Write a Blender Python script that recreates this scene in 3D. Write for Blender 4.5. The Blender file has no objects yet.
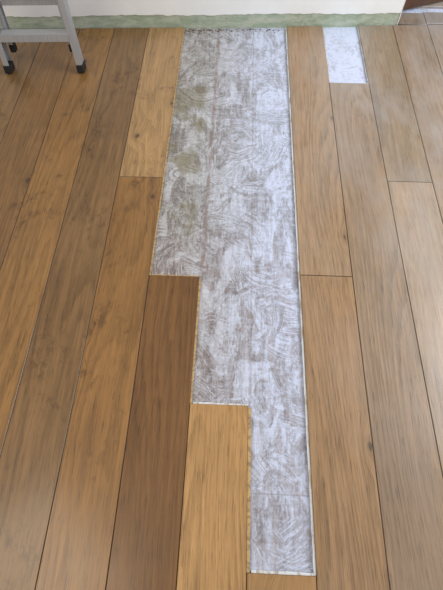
import bpy, bmesh, math, random
from mathutils import Matrix, Vector
random.seed(7)
scene=bpy.context.scene
try:
    scene.view_settings.view_transform='Standard'
    scene.view_settings.look='None'
except Exception: pass

def lin(c):
    return tuple(((v/255)/12.92 if v/255<=.04045 else (((v/255)+.055)/1.055)**2.4) for v in c)
# ---------- node helper ----------
class M:
    def __init__(s,name):
        s.m=bpy.data.materials.new(name); s.m.use_nodes=True
        s.t=s.m.node_tree; s.b=s.t.nodes['Principled BSDF']
    def n(s,typ,ins=None,**kw):
        nd=s.t.nodes.new(typ)
        for k,v in kw.items(): setattr(nd,k,v)
        for k,v in (ins or {}).items(): s.set(nd.inputs[k],v)
        return nd
    def set(s,sock,v):
        if isinstance(v,bpy.types.NodeSocket): s.t.links.new(v,sock)
        else:
            if sock.type=='RGBA' and len(v)==3: v=(*v,1)
            sock.default_value=v
    def math(s,op,a,b=0.0,c=None,clamp=False):
        nd=s.n('ShaderNodeMath',operation=op,use_clamp=clamp)
        s.set(nd.inputs[0],a); s.set(nd.inputs[1],b)
        if c is not None: s.set(nd.inputs[2],c)
        return nd.outputs[0]
    def vm(s,op,a,b=None,out=0):
        nd=s.n('ShaderNodeVectorMath',operation=op)
        s.set(nd.inputs[0],a)
        if b is not None: s.set(nd.inputs[1],b)
        return nd.outputs[out]
    def noise(s,vec,scale=1.0,detail=3.0,rough=.5,dist=0.0):
        nd=s.n('ShaderNodeTexNoise',{'Vector':vec,'Scale':scale,'Detail':detail,'Roughness':rough,'Distortion':dist})
        return nd.outputs[0]
    def mr(s,v,a,b,c=0.0,d=1.0,smooth=True):
        nd=s.n('ShaderNodeMapRange',interpolation_type='SMOOTHSTEP' if smooth else 'LINEAR')
        for i,x in enumerate((v,a,b,c,d)): s.set(nd.inputs[i],x)
        return nd.outputs[0]
    def mix(s,f,a,b,mode='MIX'):
        nd=s.n('ShaderNodeMix',data_type='RGBA',blend_type=mode)
        s.set(nd.inputs[0],f); s.set(nd.inputs[6],a); s.set(nd.inputs[7],b)
        return nd.outputs[2]
    def bump(s,h,strength=.3,dist=.002):
        nd=s.n('ShaderNodeBump',{'Height':h,'Strength':strength,'Distance':dist})
        s.set(s.b.inputs['Normal'],nd.outputs[0])
    def p(s,**kw):
        for k,v in kw.items(): s.set(s.b.inputs[k.replace('_',' ')],v)
    def obj(s): return s.n('ShaderNodeTexCoord').outputs['Object']

def simple(name,col,rough=.5,metal=0.0,nscale=30,amt=.12):
    m=M(name); o=m.obj(); f=m.noise(o,nscale,4)
    c=lin(col); d=tuple(x*(1-amt*2) for x in c)
    m.p(Base_Color=m.mix(f,d,tuple(min(1,x*(1+amt)) for x in c)),Roughness=rough,Metallic=metal)
    m.bump(f,.1,.001)
    return m.m

# ---------- wood planks ----------
def wood_mat():
    m=M('oak_planks'); o=m.obj()
    off=m.n('ShaderNodeAttribute',attribute_name='off').outputs['Vector']
    tone=m.n('ShaderNodeAttribute',attribute_name='tone').outputs['Color']
    P=m.vm('ADD',o,off)
    v=m.n('ShaderNodeTexVoronoi',{'Vector':m.vm('MULTIPLY',P,(6.0,3.2,0.0)),'Scale':1.0,'Randomness':1.0},voronoi_dimensions='2D')
    sep=m.n('ShaderNodeSeparateColor',{0:v.outputs['Color']})
    sel=m.mr(sep.outputs[0],.80,.82)
    warp=m.math('MULTIPLY',m.mr(v.outputs['Distance'],0.0,.40,1.0,0.0),sel)
    w2=m.math('MULTIPLY',warp,.026)
    wn=m.math('MULTIPLY',m.math('SUBTRACT',m.noise(m.vm('MULTIPLY',P,(2.5,.8,0)),1,2),.5),.07)
    comb=m.n('ShaderNodeCombineXYZ',{0:m.math('ADD',w2,wn)}).outputs[0]
    Q=m.vm('ADD',P,comb)
    # cathedral figure: contour lines of a long stretched height field
    hf=m.noise(m.vm('MULTIPLY',P,(5.0,.55,0)),1,1,.4)
    hx=m.math('ADD',m.math('MULTIPLY',hf,16.0),m.math('MULTIPLY',m.n('ShaderNodeSeparateXYZ',{0:Q}).outputs[0],24.0))
    hx=m.math('ADD',hx,m.math('MULTIPLY',m.noise(m.vm('MULTIPLY',Q,(50.0,5.0,0)),1,4,.7),.8))
    fr=m.math('FRACT',hx)
    ring=m.math('MULTIPLY',m.mr(fr,.25,.95,0.0,1.0),m.mr(fr,.95,1.0,1.0,0.0))
    fine=m.noise(m.vm('MULTIPLY',Q,(280.0,8.0,0)),1,5,.72)
    mid=m.noise(m.vm('MULTIPLY',Q,(80.0,2.0,0)),1,6,.72)
    blot=m.noise(m.vm('MULTIPLY',P,(6.0,1.6,0)),1,5,.6)
    wamp=m.mr(m.noise(m.vm('MULTIPLY',P,(5.0,.8,0)),1,2),.35,.60,.3,1.0)
    val=m.math('SUBTRACT',1.06,m.math('MULTIPLY',ring,m.math('MULTIPLY',wamp,.24)))
    val=m.math('ADD',val,m.mr(fine,.25,.75,-.24,.20,False))
    val=m.math('ADD',val,m.mr(mid,.28,.72,-.26,.24,False))
    val=m.math('ADD',val,m.mr(blot,.3,.7,-.17,.14,False))
    pores=m.mr(m.noise(m.vm('MULTIPLY',Q,(330.0,13.0,0)),1,2),.57,.67,0.0,.32)
    val=m.math('MAXIMUM',m.math('SUBTRACT',val,pores),.1)
    col=m.mix(1.0,tone,m.n('ShaderNodeCombineColor',{0:val,1:m.math('POWER',val,1.03),2:m.math('POWER',val,1.14)}).outputs[0],'MULTIPLY')
    # knots
    kd=m.math('ADD',v.outputs['Distance'],m.math('MULTIPLY',m.math('SUBTRACT',m.noise(o,45,4,.7),.5),.12))
    ks=m.mr(sep.outputs[1],0.0,1.0,.01,.095,False)
    knot=m.math('MULTIPLY',m.mr(kd,m.math('MULTIPLY',ks,.3),ks,1.0,0.0),sel)
    halo=m.math('MULTIPLY',m.mr(kd,.02,.18,1.0,0.0),sel)
    col=m.mix(m.math('MULTIPLY',halo,.34),col,lin((98,68,36)))
    col=m.mix(m.math('MULTIPLY',knot,.75),col,lin((56,38,22)))
    sx=m.n('ShaderNodeSeparateXYZ',{0:o}).outputs
    left=m.mr(sx[0],-.25,-.55,.10,1.0)
    sm=m.mr(m.noise(m.vm('ADD',m.vm('MULTIPLY',o,(5.0,4.0,0)),(2.3,1.1,0)),1,5,.65,.6),.52,.65)
    sm2=m.mr(m.noise(m.vm('MULTIPLY',o,(34.0,20.0,0)),1,4,.7),.44,.60)
    col=m.mix(m.math('MULTIPLY',m.math('MULTIPLY',m.math('MULTIPLY',sm,sm2),left),.65),col,lin((80,54,26)))
    du=m.mr(m.noise(m.vm('MULTIPLY',o,(3.2,1.4,0)),1,5,.65),.30,.68)  # pale dusty film; floor sheen painted in, stronger right and far
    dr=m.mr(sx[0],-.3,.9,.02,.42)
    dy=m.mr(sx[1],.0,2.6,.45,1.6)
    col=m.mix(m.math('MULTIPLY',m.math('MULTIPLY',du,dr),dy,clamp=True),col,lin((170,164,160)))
    m.p(Base_Color=col,Roughness=m.mr(blot,.3,.7,.34,.48,False))
    m.b.inputs['Specular IOR Level'].default_value=.42
    m.b.inputs['Coat Weight'].default_value=.35
    m.b.inputs['Coat Roughness'].default_value=.18
    m.bump(m.math('ADD',fine,m.math('MULTIPLY',mid,.5)),.3,.001)
    return m.m
WOOD=wood_mat()

def ply_mat(name,c1,c2):
    m=M(name); o=m.obj()
    f=m.noise(m.vm('MULTIPLY',o,(60.0,35.0,300.0)),1,4,.7)
    g=m.mr(m.noise(m.vm('MULTIPLY',o,(25.0,60.0,10.0)),1,4,.7),.44,.60)
    c=m.mix(f,lin(c1),lin(c2))
    m.p(Base_Color=m.mix(m.math('MULTIPLY',g,.55),c,lin((104,76,44))),Roughness=.7)
    m.bump(f,.4,.002); return m.m
PLY=ply_mat('raw_plywood_edge',(180,144,92),(206,174,122))
def primed():
    m=M('primer_coated_edge'); o=m.obj()
    f=m.mr(m.noise(m.vm('MULTIPLY',o,(60.0,14.0,60.0)),1,4,.7),.34,.54)
    m.p(Base_Color=m.mix(f,lin((176,162,140)),lin((222,224,226))),Roughness=.6); return m.m
PRIM=primed()

TH=.014
SH=.112      # floor grid origin offset
def wallY(x): return 2.706+.0565*x
def wY(x): return wallY(x+SH)
L=[.172+.206*k for k in range(-12,1)]
R=[.386,.602,.811,1.019,1.227,1.433,1.639,1.845,2.051,2.257]
X=L+R; idx0=-12
def tone_for(k,j):
    base={  # board tones, with warm left and cool window light on right painted in
     -7:(132,96,54),-6:(146,106,57),-5:(138,99,52),-4:(142,101,52),-3:(118,80,38),-2:(180,137,84),-1:(164,123,74),
     0:(158,126,92),1:(148,120,90),2:(158,131,102),3:(144,119,93),4:(150,126,100)}
    c=base.get(k,random.choice([(134,100,58),(126,92,52)] if k<0 else [(146,122,94),(140,116,90)]))
    if k==-4 and j==1: c=(168,131,84)
    if k==0 and j==0: c=(158,122,82)
    if k==2 and j==1: c=(142,120,94)
    if k==-5 and j==1: c=(128,95,56)
    return c
joints={-4:[1.473],0:[.963],2:[1.493],3:[.7],-5:[-.4],-6:[.2],1:[-.6],4:[2.0],-7:[.9],-8:[.6],5:[.9]}
bm=bmesh.new()
tl=bm.loops.layers.float_color.new('tone')
records=[]
def plank(x0,x1,y0,y1a,y1b,tone,off):
    g=.0007; c=.0015
    x0+=g;x1-=g;y0+=g;y1a-=g;y1b-=g
    lo=[(x0,y0),(x1,y0),(x1,y1b),(x0,y1a)]
    hi=[(x0+c,y0+c),(x1-c,y0+c),(x1-c,y1b-c),(x0+c,y1a-c)]
    vb=[bm.verts.new((*p,-TH)) for p in lo]; vm=[bm.verts.new((*p,-c)) for p in lo]; vt=[bm.verts.new((*p,0)) for p in hi]
    fs=[(bm.faces.new(vt),1),(bm.faces.new(vb[::-1]),.5)]
    for i in range(4):
        j=(i+1)%4
        fs.append((bm.faces.new((vb[i],vb[j],vm[j],vm[i])),.5))
        fs.append((bm.faces.new((vm[i],vm[j],vt[j],vt[i])),.52))
    T=lin(tone)
    for f,k in fs:      # bevels hold dirt
        f.material_index=0
        for l in f.loops: l[tl]=(T[0]*k,T[1]*k,T[2]*k,1)
        records.append(off)
YB=-1.1
for i in range(len(X)-1):
    k=idx0+i; x0,x1=X[i],X[i+1]
    top0,top1=wY(x0)-.004,wY(x1)-.004
    js=joints.get(k,[random.uniform(0,2)] )
    if k==-3: segs=[(YB,.940)]
    elif k==-2: segs=[(YB,.417)]
    elif k==-1: segs=[(YB,-.082)]
    elif k==1: segs=[(YB,js[0]),(js[0],2.201)]
    else:
        ys=[YB]+js+[None]; segs=[(ys[a],ys[a+1]) for a in range(len(ys)-1)]
    for j,(a,b) in enumerate(segs):
        off=Vector((random.uniform(-9,9),random.uniform(-9,9),0))
        if b is None: plank(x0,x1,a,top0,top1,tone_for(k,j),off)
        else: plank(x0,x1,a,b,b,tone_for(k,j),off)
# floor carries on through the doorway into the next room
WA=math.atan(.0565)
for i in range(len(X)-1):
    x0,x1=X[i],X[i+1]
    a=max(x0,.955-SH+.008); bb=min(x1,1.80-SH-.004)
    if bb-a<.03: continue
    s=max(wY(a),wY(bb))+.004
    off=Vector((random.uniform(-9,9),random.uniform(-9,9),0))
    plank(a,bb,s-.004,s+.118,s+.118,(120,98,72),off)
for i in range(4,len(X)-1):
    x0,x1=X[i],X[i+1]
    if x0<.2: continue
    off=Vector((random.uniform(-9,9),random.uniform(-9,9),0))
    s=2.706+.0565*(2.3)+.13
    plank(x0,x1,s,4.4,4.4,random.choice([(126,102,74),(138,114,84),(130,108,80)]),off)
# tongues / lips left exposed round the removed boards
def ledge(x0,x1,y0,y1,mat,z0=-.0105,z1=-.0045,jag=.001):
    n=max(2,int(max(x1-x0,y1-y0)/.02)); alongy=(y1-y0)>(x1-x0)
    rows=[]
    for i in range(n+1):
        t=i/n
        r1=random.uniform(-jag,jag)
        if alongy: y=y0+(y1-y0)*t; a=(x0,y); b=(x1,y)
        else: x=x0+(x1-x0)*t; a=(x,y1); b=(x,y0)
        if alongy:
            if mat==1: b=(x1+r1,y)
            else: a=(x0+r1,y)
        else: a=(x,y1+r1)
        rows.append([bm.verts.new((*a,z0)),bm.verts.new((*b,z0)),bm.verts.new((*b,z1)),bm.verts.new((*a,z1))])
    fs=[]
    for i in range(n):
        A,B=rows[i],rows[i+1]
        for q in range(4):
            r=(q+1)%4
            fs.append(bm.faces.new((A[q],A[r],B[r],B[q])))
    fs.append(bm.faces.new(rows[0][::-1])); fs.append(bm.faces.new(rows[-1]))
    for f in fs:
        f.material_index=mat; records.append(Vector())
        for l in f.loops: l[tl]=(1,1,1,1)
e=-.0008
ledge(-.446+e,-.446+.005,.940,wY(-.446)-.01,1)
ledge(-.240+e,-.240+.007,.417,.930,1)
ledge(-.034+e,-.034+.010,-.082,.410,1)
ledge(-.438,-.241,.940+e,.940+.005,1)
ledge(-.229,-.035,.417+e,.417+.006,2)
ledge(-.020,.165,-.082+e,-.082+.007,2)
ledge(.172-.006,.172-e,-.082,wY(.172)-.01,2)
ledge(.386+e,.386+.004,2.201,wY(.386)-.01,1)
ledge(.602-.003,.602-e,2.201,wY(.602)-.01,2)
ledge(.392,.597,2.201+e,2.201+.005,2)
bm.faces.index_update()
me=bpy.data.meshes.new('floor'); bm.to_mesh(me)
at=me.attributes.new('off','FLOAT_VECTOR','FACE')
for i,r in enumerate(records): at.data[i].vector=r
bm2=bmesh.new(); bm2.from_mesh(me); bmesh.ops.recalc_face_normals(bm2,faces=bm2.faces[:]); bm2.to_mesh(me); bm2.free()
for mm in (WOOD,PLY,PRIM): me.materials.append(mm)
floor=bpy.data.objects.new('floor',me); scene.collection.objects.link(floor); floor.location.x=SH

# ---------- mesh utility ----------
def new_obj(name,bmx,mats,matrix=None,parent=None,smooth=False,bevel=0):
    bmesh.ops.recalc_face_normals(bmx,faces=bmx.faces[:])
    if matrix is not None and parent is None: bmx.transform(matrix)
    me=bpy.data.meshes.new(name); bmx.to_mesh(me); bmx.free()
    for mm in mats: me.materials.append(mm)
    ob=bpy.data.objects.new(name,me); scene.collection.objects.link(ob)
    if parent: ob.parent=parent
    if bevel:
        md=ob.modifiers.new('bev','BEVEL'); md.width=bevel; md.segments=2; md.limit_method='ANGLE'
    return ob
def box(b,x0,x1,y0,y1,z0,z1,mi=0):
    v=[b.verts.new(p) for p in [(x0,y0,z0),(x1,y0,z0),(x1,y1,z0),(x0,y1,z0),(x0,y0,z1),(x1,y0,z1),(x1,y1,z1),(x0,y1,z1)]]
    for q in [(0,3,2,1),(4,5,6,7),(0,1,5,4),(1,2,6,5),(2,3,7,6),(3,0,4,7)]:
        f=b.faces.new([v[i] for i in q]); f.material_index=mi

# ---------- subfloor with smeared primer / adhesive ----------
def sub_mat():
    m=M('smeared_adhesive'); o=m.obj(); s=m.n('ShaderNodeSeparateXYZ',{0:o}).outputs
    def comb(scale,freq,seed,rad,lo,hi):
        v0=m.vm('ADD',o,(seed,seed*.7,0))
        wv=m.n('ShaderNodeTexNoise',{'Vector':v0,'Scale':9.0,'Detail':3.0,'Roughness':.5}).outputs['Color']
        v1=m.vm('ADD',v0,m.vm('MULTIPLY',m.vm('SUBTRACT',wv,(.5,.5,.5)),(.06,.06,0)))
        v=m.n('ShaderNodeTexVoronoi',{'Vector':v1,'Scale':scale},voronoi_dimensions='2D')
        d=m.vm('SUBTRACT',v1,v.outputs['Position'])
        rc=m.vm('MULTIPLY',m.vm('SUBTRACT',v.outputs['Color'],(.5,.5,.5)),(rad,rad,0))
        ln=m.vm('LENGTH',m.vm('MULTIPLY',m.vm('SUBTRACT',d,rc),(1,1,0)),out=1)
        sp=m.n('ShaderNodeSeparateColor',{0:v.outputs['Color']}).outputs[2]
        tooth=m.noise(m.n('ShaderNodeCombineXYZ',{0:m.math('MULTIPLY',ln,freq),1:m.math('MULTIPLY',sp,50.0)}).outputs[0],1,3,.7)
        br=m.mr(m.noise(m.vm('MULTIPLY',v1,(26.0,26.0,0)),1,5,.8),.36,.54)
        return m.math('MULTIPLY',m.mr(tooth,lo,hi),br)
    a=comb(4.0,100.0,3.1,.46,.40,.60); b=comb(6.0,150.0,11.7,.40,.40,.60)
    patchA=m.mr(m.noise(m.vm('ADD',o,(5,2,0)),5.0,5,.75),.49,.57)
    patchB=m.mr(m.noise(m.vm('ADD',o,(15,8,0)),6.0,5,.75),.50,.57)
    dr1=m.mr(m.noise(m.vm('MULTIPLY',o,(42.0,6.0,0)),1,6,.78,.6),.44,.56)
    dr2=m.mr(m.noise(m.vm('MULTIPLY',o,(8.0,46.0,0)),1,6,.78,.6),.46,.59)
    cl=m.mr(m.noise(m.vm('MULTIPLY',o,(7.0,4.0,0)),1,6,.76,.8),.45,.55)
    fine=m.noise(o,80.0,5,.75)
    white=m.math('ADD',m.math('MULTIPLY',dr1,.28),m.math('MULTIPLY',dr2,.16))
    white=m.math('ADD',white,m.math('MULTIPLY',cl,.42))
    def lerp(f,x,y): return m.math('ADD',x,m.math('MULTIPLY',f,m.math('SUBTRACT',y,x)))
    white=lerp(m.math('MULTIPLY',patchA,.60),white,a)
    white=lerp(m.math('MULTIPLY',patchB,.52),white,b)
    white=m.math('ADD',white,m.mr(fine,.3,.7,-.16,.16,False))
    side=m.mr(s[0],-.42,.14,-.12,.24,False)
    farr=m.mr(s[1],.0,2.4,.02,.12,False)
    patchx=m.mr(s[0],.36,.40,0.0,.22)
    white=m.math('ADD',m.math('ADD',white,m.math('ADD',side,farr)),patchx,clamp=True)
    brown=m.mix(m.mr(m.noise(m.vm('MULTIPLY',o,(30,5,0)),1,5,.7),.35,.65),lin((104,91,85)),lin((144,129,122)))
    under=m.mix(m.mr(s[1],1.0,1.3,0.0,1.0),brown,lin((118,109,102)))
    coat=m.mix(m.mr(s[0],-.40,.10),lin((202,201,202)),lin((204,211,232)))  # coat turns bluish rightwards: window reflection put into the colour
    col=m.mix(m.mr(white,.04,.98,0.0,1.0,False),under,coat)
    lx=m.mr(s[0],-.30,-.25,1.0,0.0)
    ly=m.math('MULTIPLY',m.mr(s[1],1.0,1.35),m.mr(s[1],2.65,1.9))
    ol=m.mr(m.noise(m.vm('ADD',o,(2,4,0)),6.0,5,.65),.44,.58)
    col=m.mix(m.math('MULTIPLY',m.math('MULTIPLY',m.math('MULTIPLY',lx,ly),ol),.6),col,lin((122,113,76)))
    jl=m.math('ABSOLUTE',m.math('ADD',s[0],m.math('ADD',.232,m.math('MULTIPLY',m.math('SUBTRACT',m.noise(o,9,3),.5),.016))))
    jm=m.math('MULTIPLY',m.mr(jl,.003,.013,1.0,0.0),m.mr(s[1],.94,1.0))
    jm=m.math('MULTIPLY',jm,m.mr(m.noise(m.vm('MULTIPLY',o,(30.0,10.0,0)),1,4,.7),.38,.55,.15,.65))
    col=m.mix(jm,col,lin((134,111,100)))
    j2=m.math('ABSOLUTE',m.math('ADD',s[0],.026))
    j2=m.math('MULTIPLY',m.mr(j2,.002,.006,1.0,0.0),m.mr(s[1],.40,.44))
    col=m.mix(m.math('MULTIPLY',j2,.22),col,lin((120,100,90)))
    j3=m.mr(m.math('ABSOLUTE',m.math('SUBTRACT',s[1],.135)),.001,.004,.35,0.0)
    col=m.mix(j3,col,lin((120,104,96)))
    m.p(Base_Color=col,Roughness=m.mr(white,.2,.9,.58,.38,False))
    m.bump(white,.5,.0025)
    return m.m
b=bmesh.new()
box(b,L[0],2.30,YB,4.4,-.10,-TH-.0002)
sub=new_obj('subfloor',b,[sub_mat()]); sub.location.x=SH

# ---------- wall ----------
WM=Matrix.Translation((0,2.706,0))@Matrix.Rotation(WA,4,'Z')
def plaster():
    m=M('white_plaster'); o=m.obj(); f=m.noise(o,9,5,.6)
    m.p(Base_Color=m.mix(f,lin((232,231,228)),lin((245,244,242))),Roughness=.8); m.bump(m.noise(o,60,4),.2,.001); return m.m
def green():
    m=M('green_moisture_board'); o=m.obj()
    f=m.mr(m.noise(m.vm('MULTIPLY',o,(9,9,30)),1,6,.75),.40,.60)
    g=m.mr(m.noise(m.vm('MULTIPLY',o,(22,22,22)),1,5,.75),.56,.64)
    c=m.mix(m.noise(o,5,3),lin((140,156,130)),lin((164,174,152)))
    c=m.mix(m.math('MULTIPLY',f,.6),c,lin((198,200,184)))
    m.p(Base_Color=m.mix(m.math('MULTIPLY',g,.35),c,lin((134,126,106))),Roughness=.85); return m.m
b=bmesh.new()
DL,DR,DH=.955,1.80,2.06
UL,UR=-2.20,2.40
box(b,UL,DL-.004,.004,.12,-.0135,2.6,1); box(b,DR+.004,UR,.004,.12,-.0135,2.6,1); box(b,DL-.004,DR+.004,.004,.12,DH,2.6,1)
def skim(u0,u1,zb,z1,jag):
    n=max(2,int((u1-u0)/.02)); prev=None
    for i in range(n+1):
        u=u0+(u1-u0)*i/n; z=zb+(random.uniform(-jag,jag)+ .003*math.sin(u*7) if jag else 0)
        cur=[b.verts.new((u,0,z)),b.verts.new((u,0,z1)),b.verts.new((u,.004,z))]
        if prev:
            b.faces.new((prev[0],cur[0],cur[1],prev[1])); b.faces.new((prev[0],prev[2],cur[2],cur[0]))
        prev=cur
skim(UL,DL,.068,2.6,.003); skim(DR,UR,.068,2.6,.003); skim(DL,DR,DH,2.6,0)
box(b,DL-.004,DL+.0,.0,.12,0.0,DH,0); box(b,DR,DR+.004,.0,.12,0.0,DH,0)
new_obj('wall_back',b,[plaster(),green()],WM)

# door: dark wood leaf, hinged on the jamb and standing open into the next room
def darkwood():
    m=M('dark_stained_wood'); o=m.obj()
    f=m.noise(m.vm('MULTIPLY',o,(50,50,2.5)),1,5,.6)
    m.p(Base_Color=m.mix(f,lin((60,38,24)),lin((100,66,42))),Roughness=.4); m.bump(f,.15,.001); return m.m
DW=darkwood(); BR=simple('brushed_brass',(170,140,80),.35,1.0)
b=bmesh.new(); W=.83
box(b,0,W,.0,.035,.008,DH-.006)
for z0,z1 in ((.008,.16),(.95,1.08),(DH-.13,DH-.006)): box(b,.10,W-.10,-.010,.001,z0,z1)
for u0,u1 in ((0,.10),(W-.10,W)): box(b,u0,u1,-.010,.001,.008,DH-.006)
box(b,W-.06,W-.045,-.05,-.009,1.0,1.015,1); box(b,W-.16,W-.045,-.058,-.046,.998,1.017,1)
DM=WM@Matrix.Translation((DL+.012,.13,0))@Matrix.Rotation(math.radians(20),4,'Z')
new_obj('door_1',b,[DW,BR],DM,bevel=.002)

# ---------- folded aluminium stepladder leaning on the wall ----------
ALU=M('aluminium'); o=ALU.obj(); f=ALU.noise(ALU.vm('MULTIPLY',o,(200,200,4)),1,3)
ALU.p(Base_Color=ALU.mix(f,lin((165,167,169)),lin((210,211,213))),Metallic=.6,Roughness=.42)
ALU=ALU.m
RUB=simple('black_rubber',(24,24,26),.6)
lad=bpy.data.objects.new('stepladder',None); scene.collection.objects.link(lad)
H=1.75
lean=math.radians(7.5)
lad.location=(-1.06,2.235,.004); lad.rotation_euler=(-lean,0,math.radians(3.2))
def prism(b,prof,p0,p1,mi=0):
    A=[b.verts.new((p0[0]+x,p0[1]+y,p0[2])) for x,y in prof]
    B=[b.verts.new((p1[0]+x,p1[1]+y,p1[2])) for x,y in prof]
    n=len(prof)
    for i in range(n):
        f=b.faces.new((A[i],A[(i+1)%n],B[(i+1)%n],B[i])); f.material_index=mi
    b.faces.new(A[::-1]).material_index=mi; b.faces.new(B).material_index=mi
def chan(sgn,w=.030,d=.060,t=.003):
    p=[(w/2,-d/2),(w/2,d/2),(-w/2,d/2),(-w/2,d/2-t),(w/2-t,d/2-t),(w/2-t,-d/2+t),(-w/2,-d/2+t),(-w/2,-d/2)]
    return [(x*sgn,y) for x,y in p]
hb,ht=.197,.150
for s,nm in ((-1,'front_stile_a'),(1,'front_stile_b')):
    b=bmesh.new(); prism(b,chan(s),(s*hb,0,.02),(s*ht,0,H)); 
    for yy in (-.018,0,.018):
        prism(b,[(s*.0148,yy-.002),(s*.0148,yy+.002),(s*.0165,yy+.002),(s*.0165,yy-.002)],(s*hb,0,.03),(s*ht,0,H-.02))
    new_obj(nm,b,[ALU],parent=lad,bevel=.001)
    b=bmesh.new(); prism(b,[(-.019,-.035),(.019,-.035),(.019,.035),(-.019,.035)],(s*(hb+.001),0,.0),(s*hb,0,.042)); 
    new_obj('foot_front_'+nm[-1],b,[RUB],parent=lad,bevel=.004)
    hr=.160
    b=bmesh.new(); prism(b,chan(s,.022,.035),(s*hr,.055,.10),(s*.135,.055,H-.06)); new_obj('rear_stile_'+nm[-1],b,[ALU],parent=lad,bevel=.001)
    b=bmesh.new(); prism(b,[(-.014,-.02),(.014,-.02),(.014,.02),(-.014,.02)],(s*hr,.055,.08),(s*hr,.055,.12)); new_obj('foot_rear_'+nm[-1],b,[RUB],parent=lad,bevel=.003)
z=.20; i=1
while z<H-.15:
    w=hb+(ht-hb)*z/H-.012
    b=bmesh.new(); box(b,-w,w,-.036,.034,z-.004,z); box(b,-w,w,-.038,-.034,z-.034,z); box(b,-w,w,.030,.034,z-.020,z)
    for q in range(7): box(b,-w,w,-.031+q*.009,-.028+q*.009,z,z+.0015)
    new_obj('tread_%d'%i,b,[ALU],parent=lad); z+=.235; i+=1
b=bmesh.new(); box(b,-.19,.19,-.05,.09,H,H+.035); new_obj('top_cap',b,[RUB],parent=lad,bevel=.008)
for zz in (.30,.85,1.35):
    b=bmesh.new(); box(b,-.150,.150,.058,.066,zz,zz+.03); new_obj('rear_brace',b,[ALU],parent=lad,bevel=.001)

# ---------- debris along wall foot ----------
b=bmesh.new()
def chip(x,y,z,s):
    n=5; a0=random.random()*6
    lo=[];hi=[]
    for i in range(n):
        a=a0+i*2*math.pi/n; r=s*random.uniform(.5,1)
        lo.append(b.verts.new((x+r*math.cos(a),y+r*.7*math.sin(a),z))); hi.append(b.verts.new((x+r*.7*math.cos(a),y+r*.5*math.sin(a),z+s*random.uniform(.25,.6))))
    mi=random.choice([0,0,1])
    b.faces.new(hi).material_index=mi; b.faces.new(lo[::-1]).material_index=mi
    for i in range(n): b.faces.new((lo[i],lo[(i+1)%n],hi[(i+1)%n],hi[i])).material_index=mi
for _ in range(130):
    x=SH+(random.uniform(-.43,.16) if random.random()<.7 else random.uniform(-.43,-.2))
    chip(x,wallY(x)-abs(random.gauss(.010,.018))-.008,-TH,random.uniform(.003,.008))
for _ in range(50):
    x=random.uniform(-1.2,.9)
    if -.45<x-SH<.18 or .38<x-SH<.61: continue
    chip(x,wallY(x)-.012-abs(random.gauss(0,.008)),0,random.uniform(.0015,.004))
new_obj('construction_debris',b,[simple('dirt_crumb',(92,70,46),.9),simple('plaster_crumb',(190,184,170),.9)])

# ---------- lights ----------
w=bpy.data.worlds.new('World'); scene.world=w; w.use_nodes=True
bg=w.node_tree.nodes['Background']; bg.inputs[0].default_value=(*lin((236,236,238)),1); bg.inputs[1].default_value=.58
def area(name,loc,target,size,sy,power,col):
    l=bpy.data.lights.new(name,'AREA'); l.shape='RECTANGLE'; l.size=size; l.size_y=sy; l.energy=power; l.color=col
    ob=bpy.data.objects.new(name,l); scene.collection.objects.link(ob); ob.location=loc
    ob.rotation_euler=(Vector(target)-Vector(loc)).to_track_quat('-Z','Y').to_euler(); return ob
area('window_daylight',(2.6,1.5,1.9),(0.2,2.1,0.0),1.6,1.8,92,(.87,.93,1.0))
area('warm_area_left',(-1.5,-.4,2.6),(-.7,.5,0),1.2,1.2,29,(1.0,.89,.73))  # warm area light over the left boards, no fixture modelled

# ---------- camera ----------
cd=bpy.data.cameras.new('camera'); cd.sensor_fit='VERTICAL'; cd.sensor_height=36; cd.sensor_width=27; cd.lens=443/590*36
cam=bpy.data.objects.new('camera',cd); scene.collection.objects.link(cam)
cam.location=(0,0,1.55); cam.rotation_euler=(math.radians(90-61.07),0,math.radians(2.28)); cd.clip_start=.05
scene.camera=cam
